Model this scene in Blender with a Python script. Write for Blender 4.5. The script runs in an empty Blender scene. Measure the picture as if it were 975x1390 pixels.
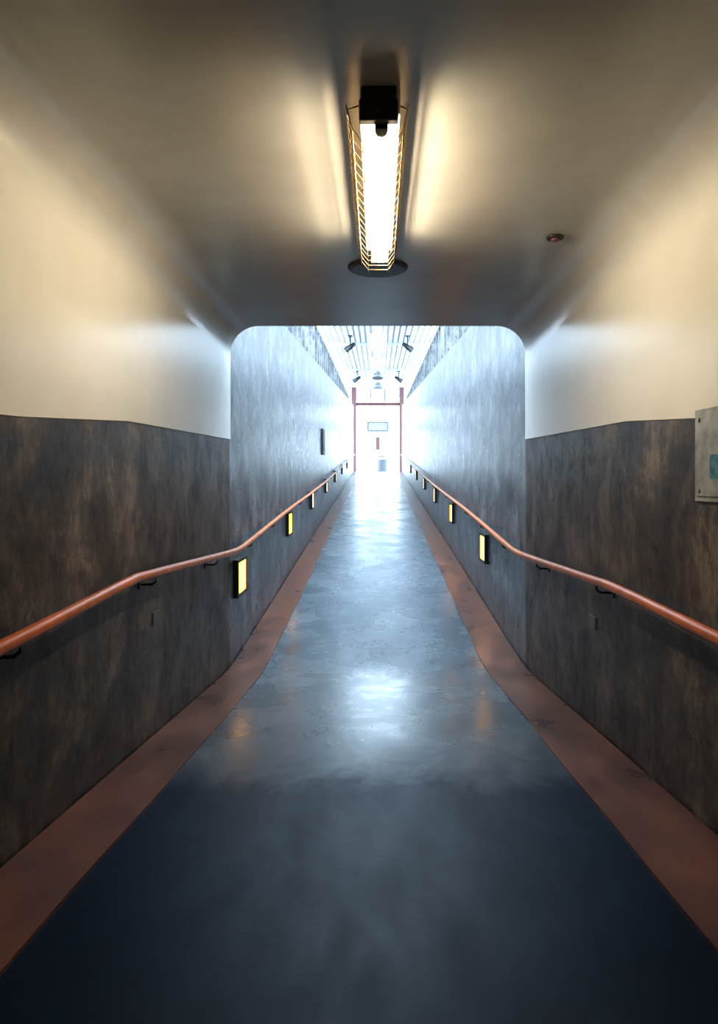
import bpy, math, random
from mathutils import Vector
random.seed(3)
Z0=1.62
F=976.0
# ---------------------------------------------------------------- mesh builder
class MB:
    def __init__(s): s.v=[];s.f=[];s.m=[];s.sm=[]
    def vert(s,x,y,z): s.v.append((x,y,z+Z0)); return len(s.v)-1
    def face(s,idx,m=0,sm=False): s.f.append(tuple(idx)); s.m.append(m); s.sm.append(sm)
    def quad(s,a,b,c,d,m=0): s.face([s.vert(*p) for p in (a,b,c,d)],m)
    def box(s,x0,x1,y0,y1,z0,z1,m=0,dz=0.0):
        i=[s.vert(*p) for p in ((x0,y0,z0),(x1,y0,z0),(x1,y1,z0+dz),(x0,y1,z0+dz),(x0,y0,z1),(x1,y0,z1),(x1,y1,z1+dz),(x0,y1,z1+dz))]
        for q in ((0,3,2,1),(4,5,6,7),(0,1,5,4),(1,2,6,5),(2,3,7,6),(3,0,4,7)): s.face([i[k] for k in q],m)
    def tube(s,pts,r,n=12,m=0,cap=True):
        pts=[Vector(p) for p in pts]; rings=[]
        up=Vector((0,0,1))
        for k,p in enumerate(pts):
            t=(pts[min(k+1,len(pts)-1)]-pts[max(k-1,0)]).normalized()
            u=up if abs(t.dot(up))<0.95 else Vector((1,0,0))
            a=t.cross(u).normalized(); b=a.cross(t).normalized()
            rr=r[k] if isinstance(r,(list,tuple)) else r
            rings.append([s.vert(*(p+a*rr*math.cos(2*math.pi*j/n)+b*rr*math.sin(2*math.pi*j/n))) for j in range(n)])
        for k in range(len(rings)-1):
            for j in range(n):
                s.face((rings[k][j],rings[k][(j+1)%n],rings[k+1][(j+1)%n],rings[k+1][j]),m,True)
        if cap:
            s.face(rings[0][::-1],m); s.face(rings[-1],m)
    def build(s,name,mats,parent=None,bevel=0):
        me=bpy.data.meshes.new(name); me.from_pydata(s.v,[],s.f)
        for mt in mats: me.materials.append(mt)
        for p,m,sm in zip(me.polygons,s.m,s.sm): p.material_index=m; p.use_smooth=sm
        me.update()
        o=bpy.data.objects.new(name,me); bpy.context.collection.objects.link(o)
        if parent: o.parent=parent
        if bevel:
            b=o.modifiers.new('bevel','BEVEL'); b.width=bevel; b.segments=2; b.limit_method='ANGLE'
        return o
def empty(name,loc=(0,0,0)):
    e=bpy.data.objects.new(name,None); bpy.context.collection.objects.link(e); e.empty_display_size=.1
    return e
def smooth_path(pts,sub=6):
    P=[Vector(p) for p in pts]; out=[]
    for i in range(len(P)-1):
        p0=P[max(i-1,0)];p1=P[i];p2=P[i+1];p3=P[min(i+2,len(P)-1)]
        for k in range(sub):
            t=k/sub
            out.append(0.5*((2*p1)+(p2-p0)*t+(2*p0-5*p1+4*p2-p3)*t*t+(3*p1-p0-3*p2+p3)*t**3))
    out.append(P[-1]); return out
# ---------------------------------------------------------------- materials
def newmat(name):
    m=bpy.data.materials.new(name); m.use_nodes=True
    nt=m.node_tree; b=nt.nodes['Principled BSDF']; return m,nt,b
def plain(name,col,rough=.5,metal=0,emit=None,es=0,noise=.15,scale=20,spec=.5):
    m,nt,b=newmat(name)
    b.inputs['Roughness'].default_value=rough; b.inputs['Metallic'].default_value=metal; b.inputs['Specular IOR Level'].default_value=spec
    tc=nt.nodes.new('ShaderNodeTexCoord'); n=nt.nodes.new('ShaderNodeTexNoise'); n.inputs['Scale'].default_value=scale; n.inputs['Detail'].default_value=4
    nt.links.new(tc.outputs['Object'],n.inputs['Vector'])
    r=nt.nodes.new('ShaderNodeValToRGB'); nt.links.new(n.outputs['Fac'],r.inputs['Fac'])
    r.color_ramp.elements[0].position=.3; r.color_ramp.elements[1].position=.7
    r.color_ramp.elements[0].color=tuple(c*(1-noise) for c in col)+(1,)
    r.color_ramp.elements[1].color=tuple(min(1,c*(1+noise)) for c in col)+(1,)
    nt.links.new(r.outputs['Color'],b.inputs['Base Color'])
    if emit:
        b.inputs['Emission Color'].default_value=(*emit,1); b.inputs['Emission Strength'].default_value=es
    return m
def noise(nt,scale,vec,detail=6,rough=.6,dist=0.0):
    tc=nt.nodes.new('ShaderNodeTexCoord'); mp=nt.nodes.new('ShaderNodeMapping'); mp.inputs['Scale'].default_value=vec
    n=nt.nodes.new('ShaderNodeTexNoise'); n.inputs['Scale'].default_value=scale; n.inputs['Detail'].default_value=detail
    n.inputs['Roughness'].default_value=rough; n.inputs['Distortion'].default_value=dist
    nt.links.new(tc.outputs['Object'],mp.inputs['Vector']); nt.links.new(mp.outputs['Vector'],n.inputs['Vector'])
    return n.outputs['Fac']
def ramp(nt,fac,stops):
    r=nt.nodes.new('ShaderNodeValToRGB'); nt.links.new(fac,r.inputs['Fac'])
    els=r.color_ramp.elements
    while len(els)<len(stops): els.new(.5)
    for e,(p,c) in zip(els,stops):
        e.position=p; e.color=(*c,1) if len(c)==3 else c
    return r.outputs['Color']
def mix(nt,fac,a,b,mode='MIX'):
    n=nt.nodes.new('ShaderNodeMix'); n.data_type='RGBA'; n.blend_type=mode
    if isinstance(fac,(int,float)): n.inputs['Factor'].default_value=fac
    else: nt.links.new(fac,n.inputs['Factor'])
    for s,i in ((a,6),(b,7)):
        if isinstance(s,tuple): n.inputs[i].default_value=(*s,1)
        else: nt.links.new(s,n.inputs[i])
    return n.outputs[2]
def bump(nt,b,h,strength,dist=.01):
    n=nt.nodes.new('ShaderNodeBump'); n.inputs['Strength'].default_value=strength; n.inputs['Distance'].default_value=dist
    nt.links.new(h,n.inputs['Height']); nt.links.new(n.outputs['Normal'],b.inputs['Normal'])
def g(v): return (v,v,v)

# stained board-marked dark concrete
def concrete(name,c0,c1,c2,r0=.28,r1=.5,bs=.35,spec=.5,grime=.85):
    m,nt,b=newmat(name)
    n1=noise(nt,2.4,(1,1,.9),12,.75,.3)
    n2=noise(nt,2.6,(1,2.6,.22),8,.65,.1)
    n3=noise(nt,24,(1,1,.6),6,.7)
    n4=noise(nt,8,(1,1.2,.7),10,.8,.2)
    n5=noise(nt,1.1,(1,1.3,1),6,.6,.3)
    col=ramp(nt,n1,[(.40,c0),(.5,c1),(.60,c2)])
    st=ramp(nt,n2,[(.40,g(.5)),(.50,g(.95)),(.62,g(1.0))])
    col=mix(nt,.6,col,st,'MULTIPLY')
    col=mix(nt,grime,col,ramp(nt,n4,[(.42,g(.3)),(.50,g(.85)),(.58,g(1))]),'MULTIPLY')
    col=mix(nt,.6,col,ramp(nt,n5,[(.38,g(.5)),(.55,g(1)),(.7,g(1))]),'MULTIPLY')
    fine=ramp(nt,n3,[(.40,g(.5)),(.56,g(1.0))])
    col=mix(nt,.6,col,fine,'MULTIPLY')
    nt.links.new(col,b.inputs['Base Color'])
    nt.links.new(ramp(nt,n4,[(.40,g(r0)),(.60,g(r1))]),b.inputs['Roughness'])
    b.inputs['Specular IOR Level'].default_value=spec
    hm=mix(nt,.5,n4,n3)
    bump(nt,b,hm,bs,.012)
    return m
M_conc=concrete('dark_stained_concrete',(.028,.023,.021),(.088,.070,.058),(.20,.162,.132),.33,.55,.22,.35,1.0)
M_rampc=concrete('ramp_concrete',(.045,.05,.055),(.115,.122,.132),(.24,.25,.265),.27,.37,.06,.55)
# glossy cream paint; ceiling shade is put into the colour, darkening up the cove
m,nt,b=newmat('cream_gloss_paint')
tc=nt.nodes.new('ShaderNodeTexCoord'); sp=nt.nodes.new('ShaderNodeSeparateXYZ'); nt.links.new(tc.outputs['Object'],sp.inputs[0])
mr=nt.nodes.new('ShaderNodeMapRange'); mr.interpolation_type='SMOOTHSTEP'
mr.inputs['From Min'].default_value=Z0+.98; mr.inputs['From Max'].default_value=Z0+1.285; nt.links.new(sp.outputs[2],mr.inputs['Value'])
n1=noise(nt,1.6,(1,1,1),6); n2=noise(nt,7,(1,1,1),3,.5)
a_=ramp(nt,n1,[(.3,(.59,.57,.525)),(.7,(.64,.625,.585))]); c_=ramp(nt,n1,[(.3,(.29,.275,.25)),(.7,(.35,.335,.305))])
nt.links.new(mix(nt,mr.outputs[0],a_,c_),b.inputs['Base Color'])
b.inputs['Roughness'].default_value=.25
bump(nt,b,n2,.10,.01); M_cream=m
# floor paint
m,nt,b=newmat('worn_navy_floor_paint')
tc=nt.nodes.new('ShaderNodeTexCoord'); sp=nt.nodes.new('ShaderNodeSeparateXYZ'); nt.links.new(tc.outputs['Object'],sp.inputs[0])
n1=noise(nt,1.5,(1.3,.7,1),8,.65,.5); n2=noise(nt,3,(2.0,.7,1),7,.65); n3=noise(nt,45,(1,1,1),3); n4=noise(nt,2.2,(1,1,1),7,.6,.2)
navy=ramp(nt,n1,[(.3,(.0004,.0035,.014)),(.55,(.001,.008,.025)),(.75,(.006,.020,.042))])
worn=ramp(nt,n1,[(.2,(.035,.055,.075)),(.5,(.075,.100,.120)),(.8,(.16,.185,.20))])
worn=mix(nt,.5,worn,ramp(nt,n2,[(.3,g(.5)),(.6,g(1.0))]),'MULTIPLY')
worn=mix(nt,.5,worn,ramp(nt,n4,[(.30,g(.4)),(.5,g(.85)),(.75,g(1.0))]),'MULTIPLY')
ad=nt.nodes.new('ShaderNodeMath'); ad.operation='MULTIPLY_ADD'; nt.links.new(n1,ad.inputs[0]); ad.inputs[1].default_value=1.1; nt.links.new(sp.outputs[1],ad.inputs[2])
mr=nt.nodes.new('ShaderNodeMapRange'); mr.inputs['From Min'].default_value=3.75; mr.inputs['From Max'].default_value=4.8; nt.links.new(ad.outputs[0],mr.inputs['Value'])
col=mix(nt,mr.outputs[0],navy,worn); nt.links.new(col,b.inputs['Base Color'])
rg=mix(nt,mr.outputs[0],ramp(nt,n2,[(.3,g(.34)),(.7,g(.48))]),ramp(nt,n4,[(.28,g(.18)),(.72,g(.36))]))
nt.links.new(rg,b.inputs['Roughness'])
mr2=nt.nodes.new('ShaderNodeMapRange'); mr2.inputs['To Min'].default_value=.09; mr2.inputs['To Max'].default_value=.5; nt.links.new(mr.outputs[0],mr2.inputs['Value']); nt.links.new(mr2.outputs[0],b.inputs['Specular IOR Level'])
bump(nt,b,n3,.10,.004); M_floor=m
m,nt,b=newmat('worn_terracotta_paint')
n1=noise(nt,2.5,(1.5,.8,1),6,.6,.2); n3=noise(nt,40,(1,1,1),3)
nt.links.new(ramp(nt,n1,[(.3,(.050,.017,.008)),(.5,(.105,.034,.015)),(.75,(.18,.066,.030))]),b.inputs['Base Color'])
nt.links.new(ramp(nt,n1,[(.2,g(.24)),(.8,g(.38))]),b.inputs['Roughness']); b.inputs['Specular IOR Level'].default_value=.4
bump(nt,b,n3,.12,.005); M_curb=m
M_rail=plain('copper_brown_rail_paint',(.42,.115,.02),.36,0,noise=.2,scale=9,spec=.3)
M_dark=plain('dark_metal',(.03,.03,.032),.45,.3)
M_black=plain('black_frame',(.012,.012,.013),.4)
M_white=plain('white_enamel',(.8,.8,.78),.35,noise=.04)
M_roof=plain('white_roof_sheet',(.40,.44,.48),.4,noise=.06,scale=2)
M_brass=plain('wire_guard_metal',(.34,.25,.14),.35,.8)
M_tube=plain('fluorescent_tube',(1,1,1),.4,emit=(1,.85,.61),es=150,noise=0)
M_amber=plain('amber_lens',(.9,.55,.12),.4,emit=(1,.42,.04),es=11,noise=.05)
M_pale=plain('pale_lens',(.9,.8,.6),.4,emit=(1,.78,.45),es=1.8,noise=.05)
M_red=plain('red_steel_paint',(.12,.05,.05),.4)
M_steel=plain('galvanised_steel',(.30,.31,.31),.45,.3,noise=.35,scale=14)
M_teal=plain('teal_sticker',(.05,.16,.22),.5,noise=.6,scale=30)
M_plat=plain('platform_paving',(.6,.6,.6),.5,scale=3)
M_grey=plain('grey_plastic',(.10,.11,.12),.5)
# ---------------------------------------------------------------- profile functions
def zf(d):
    a=-1.096-.086*d; r=-2.005+.064*d
    if d>37: r=-2.005+.064*37
    k=.06; h=max(k-abs(a-r),0)/k
    return max(a,r)+h*h*k*.25
def zp(d):
    P=[(-6,.12),(2.3,.20),(3.6,.285),(6.07,.33),(9,.33)]
    for (a,b),(c,e) in zip(P,P[1:]):
        if a<=d<=c: return b+(e-b)*(d-a)/(c-a)
    return .2
W=1.25; HC=1.29; DO=6.07; RC=.24; TH=.3
BACK=-4.0
ds=[BACK+i*.5 for i in range(0,40) if BACK+i*.5<3.4]+[3.6,3.9,4.3,4.8,5.2,5.6,5.85,DO]
# ---------------------------------------------------------------- underpass walls
for side,nm in ((-1,'wall_left'),(1,'wall_right')):
    mb=MB(); rows=[]
    for d in ds:
        rows.append([mb.vert(side*W,d,zf(d)-.05),mb.vert(side*W,d,zp(d)),mb.vert(side*(W-.006),d,zp(d)+.004),mb.vert(side*(W-.006),d,HC-RC),
                     mb.vert(side*(W+TH),d,HC-RC),mb.vert(side*(W+TH),d,zf(d)-.05)])
    for a,b_ in zip(rows,rows[1:]):
        for k in range(6):
            q=(a[k],b_[k],b_[(k+1)%6],a[(k+1)%6])
            mb.face(q if side<0 else q[::-1], 1 if k in(1,2) else 0)
    mb.face(rows[0] if side>0 else rows[0][::-1],0); mb.face(rows[-1] if side<0 else rows[-1][::-1],0)
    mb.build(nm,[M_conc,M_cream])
# ceiling with coves
mb=MB()
prof=[]
n=14
for k in range(n+1):
    a=math.pi/2*k/n
    prof.append((-(W-.006)+RC-RC*math.cos(a),HC-RC+RC*math.sin(a)))
prof=prof+[(-.5,HC),(0,HC),(.5,HC)]+[(-x,z) for x,z in prof[::-1]]
rin=[[mb.vert(x,d,z) for x,z in prof] for d in ds]
op=[prof[-1],(W+TH,HC-RC),(W+TH,HC+.5),(-W-TH,HC+.5),(-W-TH,HC-RC),prof[0]]
rout=[[mb.vert(x,d,z) for x,z in op] for d in ds]
for a,b_ in zip(rin,rin[1:]):
    for k in range(len(prof)-1): mb.face((a[k],a[k+1],b_[k+1],b_[k]),0,True)
for a,b_ in zip(rout,rout[1:]):
    for k in range(len(op)-1): mb.face((a[k],a[k+1],b_[k+1],b_[k]),1)
for d,rev in ((ds[0],False),(ds[-1],True)):
    e=[mb.vert(x,d,z) for x,z in prof+op[1:-1]]
    mb.face(e[::-1] if rev else e,1)
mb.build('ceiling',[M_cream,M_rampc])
mb=MB(); mb.box(-W-TH,W+TH,DO-.35,DO-.02,HC+.5,2.2); mb.build('wall_header',[M_rampc])
mb=MB(); mb.box(-W-TH,W+TH,BACK-.3,BACK,zf(BACK)-.1,HC+.5); mb.build('back_light_blocker',[M_conc])  # added unseen end wall, closes the tunnel to block daylight from behind
# ---------------------------------------------------------------- floor
fds=[BACK+i*.25 for i in range(int((37.5-BACK)/.25)+1)]
mb=MB(); rows=[]
for d in fds:
    rows.append([mb.vert(x,d,zf(d)) for x in (-1.27,-.9,-.45,0,.45,.9,1.27)])
for a,b_ in zip(rows,rows[1:]):
    for k in range(6): mb.face((a[k],a[k+1],b_[k+1],b_[k]),0,True)
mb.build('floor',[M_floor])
mb=MB(); zt=zf(38)
mb.box(-8,8,37.5,80,zt-.3,zt); mb.build('floor_platform',[M_plat])
def wob(d,s): return .006*math.sin(d*1.3+s)+.003*math.sin(d*4.3+2*s)
for side,nm,wi in ((-1,'curb_left',.945),(1,'curb_right',.905)):
    mb=MB(); rows=[]
    for d in fds:
        x=wi+wob(d,side); we=W-.007
        rows.append([mb.vert(side*x,d,zf(d)-.01),mb.vert(side*(x+.002),d,zf(d)+.010),mb.vert(side*(x+.002),d,zf(d)+.010),mb.vert(side*we,d,zf(d)+.018)])
    for a,b_ in zip(rows,rows[1:]):
        for k in (0,2):
            q=(a[k],a[k+1],b_[k+1],b_[k]); mb.face(q if side>0 else q[::-1],0,k>0)
    mb.build(nm,[M_curb])
# ---------------------------------------------------------------- ramp walls with concrete fins on top
for side,nm in ((-1,'wall_ramp_left'),(1,'wall_ramp_right')):
    mb=MB(); rows=[]
    dd=[DO+.001]+[7+i for i in range(31)]
    for d in dd:
        b0=zf(d)-.05; t=1.445+.064*d
        rows.append([mb.vert(side*(W+.003),d,b0),mb.vert(side*(W+.003),d,t),mb.vert(side*(W+TH),d,t),mb.vert(side*(W+TH),d,b0)])
    for a,b_ in zip(rows,rows[1:]):
        for k in range(4):
            q=(a[k],b_[k],b_[(k+1)%4],a[(k+1)%4]); mb.face(q if side<0 else q[::-1],0)
    mb.face(rows[0] if side>0 else rows[0][::-1]); mb.face(rows[-1] if side<0 else rows[-1][::-1])
    d=6.3
    while d<32:
        zb=1.445+.064*d-.02; ztp=2.71+.028*d
        x0,x1=sorted((side*(W+.02),side*(W+.08)))
        mb.box(x0,x1,d,d+.16,zb,ztp,0)
        d+=.62
    x0,x1=sorted((side*(W+.02),side*(W+.12)))
    mb.box(x0,x1,6.2,32.2,2.71+.028*6.2,2.71+.028*6.2+.06,0,dz=.028*26)
    mb.build(nm,[M_rampc])
# ---------------------------------------------------------------- canopy roof
mb=MB(); R0=15.0; R1=52.0
def zr(d): return 3.75+.036*d
N=36; hw=3.2
rows=[]
for d in (R0,R0+15,R0+30,R1):
    r=[]
    for k in range(N):
        x=-hw+2*hw*k/N; s_=2*hw/N
        r+= [mb.vert(x,d,zr(d)),mb.vert(x+.6*s_,d,zr(d)),mb.vert(x+.7*s_,d,zr(d)+.06),mb.vert(x+.9*s_,d,zr(d)+.06)]
    r.append(mb.vert(hw,d,zr(d)))
    rows.append(r)
for a,b_ in zip(rows,rows[1:]):
    for k in range(len(a)-1): mb.face((a[k],a[k+1],b_[k+1],b_[k]),0)
canopy=empty('canopy_roof')
mb.build('roof_sheet',[M_roof],canopy)
mb=MB(); d=17
while d<R1:
    mb.box(-hw,hw,d,d+.1,zr(d)-.07,zr(d)-.0,0); d+=7.5
for s in (-1,1): mb.box(min(s*hw,s*(hw-.12)),max(s*hw,s*(hw-.12)),R0,R1,zr(R0)-.25,zr(R0),0,dz=zr(R1)-zr(R0))
mb.build('roof_beams',[M_roof],canopy)
gan=empty('red_steel_gantry'); mb=MB()
for s in (-1,1):
    x=s*1.33; 
    mb.box(x-.13,x+.13,39.9,39.94,zt,zr(40)-.1); mb.box(x-.13,x+.13,40.2,40.24,zt,zr(40)-.1); mb.box(x-.02,x+.02,39.94,40.2,zt,zr(40)-.1)
    mb.box(x-.2,x+.2,39.85,40.3,zt,zt+.04)
mb.build('columns',[M_red],gan)
mb=MB(); mb.box(-1.33,1.33,40,40.14,4.1,4.22); mb.box(-1.33,1.33,39.95,40.19,4.22,4.25); mb.box(-1.33,1.33,39.95,40.19,4.07,4.1)
mb.build('beam',[M_red],gan)
# central trunking + lamp boxes
tr=empty('ceiling_light_trunking'); mb=MB()
mb.box(-.13,.13,15,39.7,zr(15)-.34,zr(15)-.2,0,dz=zr(39.7)-zr(15)); mb.build('trunk',[M_white],tr)
mb=MB()
for d in (20.5,25.5,30,34.5):
    mb.box(-.27,.27,d,d+2.2,zr(d)-.52,zr(d)-.34,0,dz=.036*2.2)
mb.build('lamp_boxes',[M_white],tr,.03)
mb=MB()
for d in (29,33.4):
    mb.tube([(0,d,zr(d)-.34),(0,d,zr(d)-.5)],.03,8); mb.tube([(0,d,zr(d)-.48),(0,d-.02,zr(d)-.62),(0,d-.04,zr(d)-.74)],[.08,.2,.24],16)
mb.build('pendant_shades',[M_steel],tr)
def spot(x,d,s):
    e=empty('spotlight'); z=zr(d)-.0
    mb=MB(); mb.tube([(x,d,z),(x,d,z-.32)],.02,8)
    mb.tube([(x+s*.14,d-.1,z-.28),(x-s*.14,d+.08,z-.44)],[.06,.10],14); mb.tube([(x-.12,d,z-.34),(x+.12,d,z-.34)],.015,8)
    mb.box(x-.07,x+.07,d-.07,d+.07,z-.03,z+.01)
    mb.build('body',[M_dark],e)
    mb=MB(); mb.tube([(x-s*.141,d+.081,z-.441),(x-s*.148,d+.085,z-.445)],.09,14); mb.build('lens',[M_white],e)
for x,d,s in ((-.88,23,1),(.95,23,-1),(-.95,33,1),(.95,33,-1)): spot(x,d,s)
sg=empty('hanging_platform_sign'); mb=MB()
mb.box(-.62,.62,41.9,42.15,2.75,3.35,0); mb.build('case',[M_grey],sg,.03)
mb=MB(); mb.box(-.54,.54,41.88,41.899,2.83,3.27); mb.build('face',[M_steel],sg)
mb=MB()
for x in (-.4,.4): mb.tube([(x,42,3.35),(x,42,zr(42))],.025,8)
mb.build('hangers',[M_dark],sg)
lb=empty('litter_bin'); mb=MB()
mb.tube([(.28,43,zt),(.28,43,zt+.06),(.28,43,zt+.75),(.28,43,zt+.8)],[.24,.26,.29,.31],20); mb.tube([(.28,43,zt+.95),(.28,43,zt+1.05)],[.3,.12],20)
for a in (0,2.1,4.2): mb.tube([(.28+.25*math.cos(a),43+.25*math.sin(a),zt+.78),(.28+.25*math.cos(a),43+.25*math.sin(a),zt+.97)],.02,8)
mb.build('bin_body',[M_grey],lb)
sp_=empty('sign_post'); mb=MB()
mb.tube([(0,46,zt),(0,46,zt+2.3)],.05,10); mb.tube([(0,46,zt),(0,46,zt+.04)],.16,16); mb.build('post',[M_dark],sp_)
mb=MB(); mb.box(-.14,.14,45.93,45.96,zt+1.5,zt+2.3); mb.build('plate',[M_red],sp_,.02)
# ---------------------------------------------------------------- fluorescent fixture
fx=empty('fluorescent_light_fixture')
Y0,Y1=2.38,3.82; cx=.0
mb=MB(); mb.box(-.06,.075,Y0+.0,Y1,HC-.08,HC+.002); mb.build('channel',[M_white],fx,.004)
mb=MB()
mb.box(-.062,.068,Y0-.03,Y0+.010,HC-.115,HC-.045,0); mb.box(-.04,.06,Y1-.02,Y1+.02,HC-.15,HC+.002,0)
mb.box(-.057,.063,Y0-.022,Y0+.008,HC-.06,HC+.002,0)
mb.tube([(.003,Y0-.03,HC-.08),(.003,Y0-.042,HC-.08)],.013,12,0)
mb.build('end_caps',[M_dark],fx,.008)
mb=MB()
mb.tube([(.012,Y0+.03,HC-.125),(.012,Y1-.02,HC-.125)],.021,20)
mb.build('tube',[M_tube],fx)
mb=MB()
mb.tube([(.012,Y0+.012,HC-.125),(.012,Y0+.03,HC-.125)],.022,16); mb.box(-.01,.034,Y0+.012,Y0+.022,HC-.125,HC-.075)
mb.build('tube_holder',[M_white],fx)
mb=MB()
hoop=[(-.105,HC-.06),(-.085,HC-.14),(-.05,HC-.185),(.055,HC-.185),(.085,HC-.14),(.10,HC-.06)]
d=Y0-.02
while d<Y1+.02:
    mb.tube([(cx+x,d,z) for x,z in hoop],.0018,5); d+=.08
for x,z in hoop+[(-.095,HC-.10),(.092,HC-.10)]: mb.tube([(cx+x,Y0-.02,z),(cx+x,Y1+.02,z)],.002,5)
for a,b_ in ((0,1),(5,4)):
    for zz in (0,1):
        d=Y0-.02; pts=[];i=zz
        while d<Y1+.02:
            q=hoop[a] if i%2 else hoop[b_]; pts.append((cx+q[0],d,q[1])); d+=.04; i+=1
        mb.tube(pts,.0014,4)
for d in (Y0+.02,(Y0+Y1)/2,Y1-.02):
    mb.tube([(-.105,d,HC-.06),(-.05,d,HC-.04)],.003,6); mb.tube([(.10,d,HC-.06),(.065,d,HC-.04)],.003,6)
mb.build('wire_guard',[M_brass],fx)
mb=MB(); n=40; c=[]
for zz,r in ((HC+.001,.185),(HC-.012,.18),(HC-.02,.16)): c.append([mb.vert(r*math.cos(2*math.pi*j/n),4.38+r*math.sin(2*math.pi*j/n),zz) for j in range(n)])
for a,b_ in zip(c,c[1:]):
    for j in range(n): mb.face((a[j],a[(j+1)%n],b_[(j+1)%n],b_[j]),0)
mb.face(c[-1][::-1]); mb.face(c[0])
mb.box(-.03,.03,Y1,4.3,HC-.06,HC-.015)
mb.build('ceiling_rose',[M_dark],fx)
mb=MB(); mb.tube([(.945,3.83,HC+.002),(.945,3.83,HC-.012)],.045,20,0); mb.tube([(.945,3.83,HC-.012),(.945,3.83,HC-.022),(.945,3.83,HC-.03)],[.025,.022,.008],14,1)
mb.build('ceiling_indicator_light',[M_dark,M_red])
# ---------------------------------------------------------------- handrails
def rail(side,pts):
    e=empty('handrail')
    path=smooth_path([(side*1.16,d,z) for d,z in pts],6)
    mb=MB(); mb.tube(path,.024,16); mb.build('rail',[M_rail],e)
    def zat(dd):
        for a,b_ in zip(path,path[1:]):
            if a.y<=dd<=b_.y: return a.z+(b_.z-a.z)*(dd-a.y)/(b_.y-a.y+1e-9)
        return path[-1].z
    mb=MB(); d=.9 if side<0 else .95
    while d<36:
        z=zat(d)
        mb.tube([(side*1.16,d,z-.02),(side*1.16,d,z-.045),(side*1.18,d,z-.06),(side*(W-.004),d,z-.062)],.007,8)
        xa,xb=sorted((side*(W-.010),side*(W+.002))); mb.box(xa,xb,d-.02,d+.02,z-.085,z-.04)
        d+=1.43
    mb.build('brackets',[M_dark],e)
rail(-1,[(BACK+.1,-.60),(.5,-.56),(2.2,-.52),(3.3,-.482),(3.7,-.488),(5.6,-.578),(6.15,-.585),(6.7,-.555),(9.6,-.39),(15.5,-.09),(25,.51),(36,1.22)])
rail(1,[(BACK+.1,-.60),(.5,-.57),(2.4,-.545),(3.5,-.535),(4.0,-.55),(5.6,-.605),(6.15,-.61),(6.7,-.58),(9.6,-.40),(15.5,-.09),(25,.51),(36,1.22)])
# ---------------------------------------------------------------- wall lights
def wl(side,d,z,lens):
    e=empty('wall_step_light'); x=W+.004; w=.23; h=.165
    mb=MB(); o=.035
    def bx(y0,y1,z0,z1,o0,o1,m=0):
        xa,xb=sorted((side*(x-o1),side*(x-o0))); mb.box(xa,xb,y0,y1,z0,z1,m)
    bx(d-w,d+w,z+h-.03,z+h,0,o+.01); bx(d-w,d+w,z-h,z-h+.03,0,o+.01)
    bx(d-w,d-w+.05,z-h+.03,z+h-.03,0,o+.01); bx(d+w-.05,d+w,z-h+.03,z+h-.03,0,o+.01)
    mb.build('frame',[M_black],e)
    mb=MB(); bx(d-w+.05,d+w-.05,z-h+.03,z+h-.03,0,o); mb.build('lens',[lens],e)
for d,z in ((6.45,-.87),(10.0,-.62),(13.5,-.40),(17.2,-.17),(21,.07),(25,.33),(29,.58)): wl(-1,d,z,M_amber if d<11 else M_pale)
for d,z in ((8.36,-.80),(11.95,-.57),(15.5,-.35),(19.1,-.12),(23,.13),(27,.38)): wl(1,d,z,M_amber if d<12.5 else M_pale)
# ---------------------------------------------------------------- notice panels
mb=MB(); mb.box(W-.014,W-.004,2.25,2.80,-.085,.265)
mb.box(W-.020,W-.014,2.27,2.78,-.065,.245)
for yy in (2.3,2.75):
    for zz in (-.045,.225): mb.tube([(W-.020,yy,zz),(W-.026,yy,zz)],.009,10)
mb.box(W-.0215,W-.020,2.42,2.66,.0,.09,1)
mb.build('metal_access_panel',[M_steel,M_teal])
mb=MB(); mb.box(-W-.02,-W+.03,16.0,16.6,.55,1.12); mb.box(-W+.03,-W+.034,16.05,16.55,.6,1.07,1)
mb.build('wall_notice_board',[M_black,M_grey])
for side,d,z in ((-1,4.04,-.78),(1,4.17,-.83)):
    xa,xb=sorted((side*(W-.008),side*(W-.001))); mb=MB(); mb.box(xa,xb,d-.06,d+.06,z-.035,z+.035)
    mb.build('cover_plate',[M_grey],None,.002)
# ---------------------------------------------------------------- world and camera
w=bpy.data.worlds.new('overcast_sky'); bpy.context.scene.world=w; w.use_nodes=True
bg=w.node_tree.nodes['Background']; bg.inputs[0].default_value=(.64,.83,1,1); bg.inputs[1].default_value=11.5
cam=bpy.data.cameras.new('camera'); co=bpy.data.objects.new('camera',cam); bpy.context.collection.objects.link(co)
co.location=(0,0,Z0); co.rotation_euler=(math.pi/2,0,0)
cam.sensor_fit='AUTO'; cam.sensor_width=36; cam.lens=F/1390*36; cam.shift_x=-25.5/1390; cam.shift_y=-45/1390; cam.clip_end=300; cam.clip_start=.05
bpy.context.scene.camera=co
vs=bpy.context.scene.view_settings
vs.view_transform='Standard'; vs.gamma=.86; vs.exposure=.12
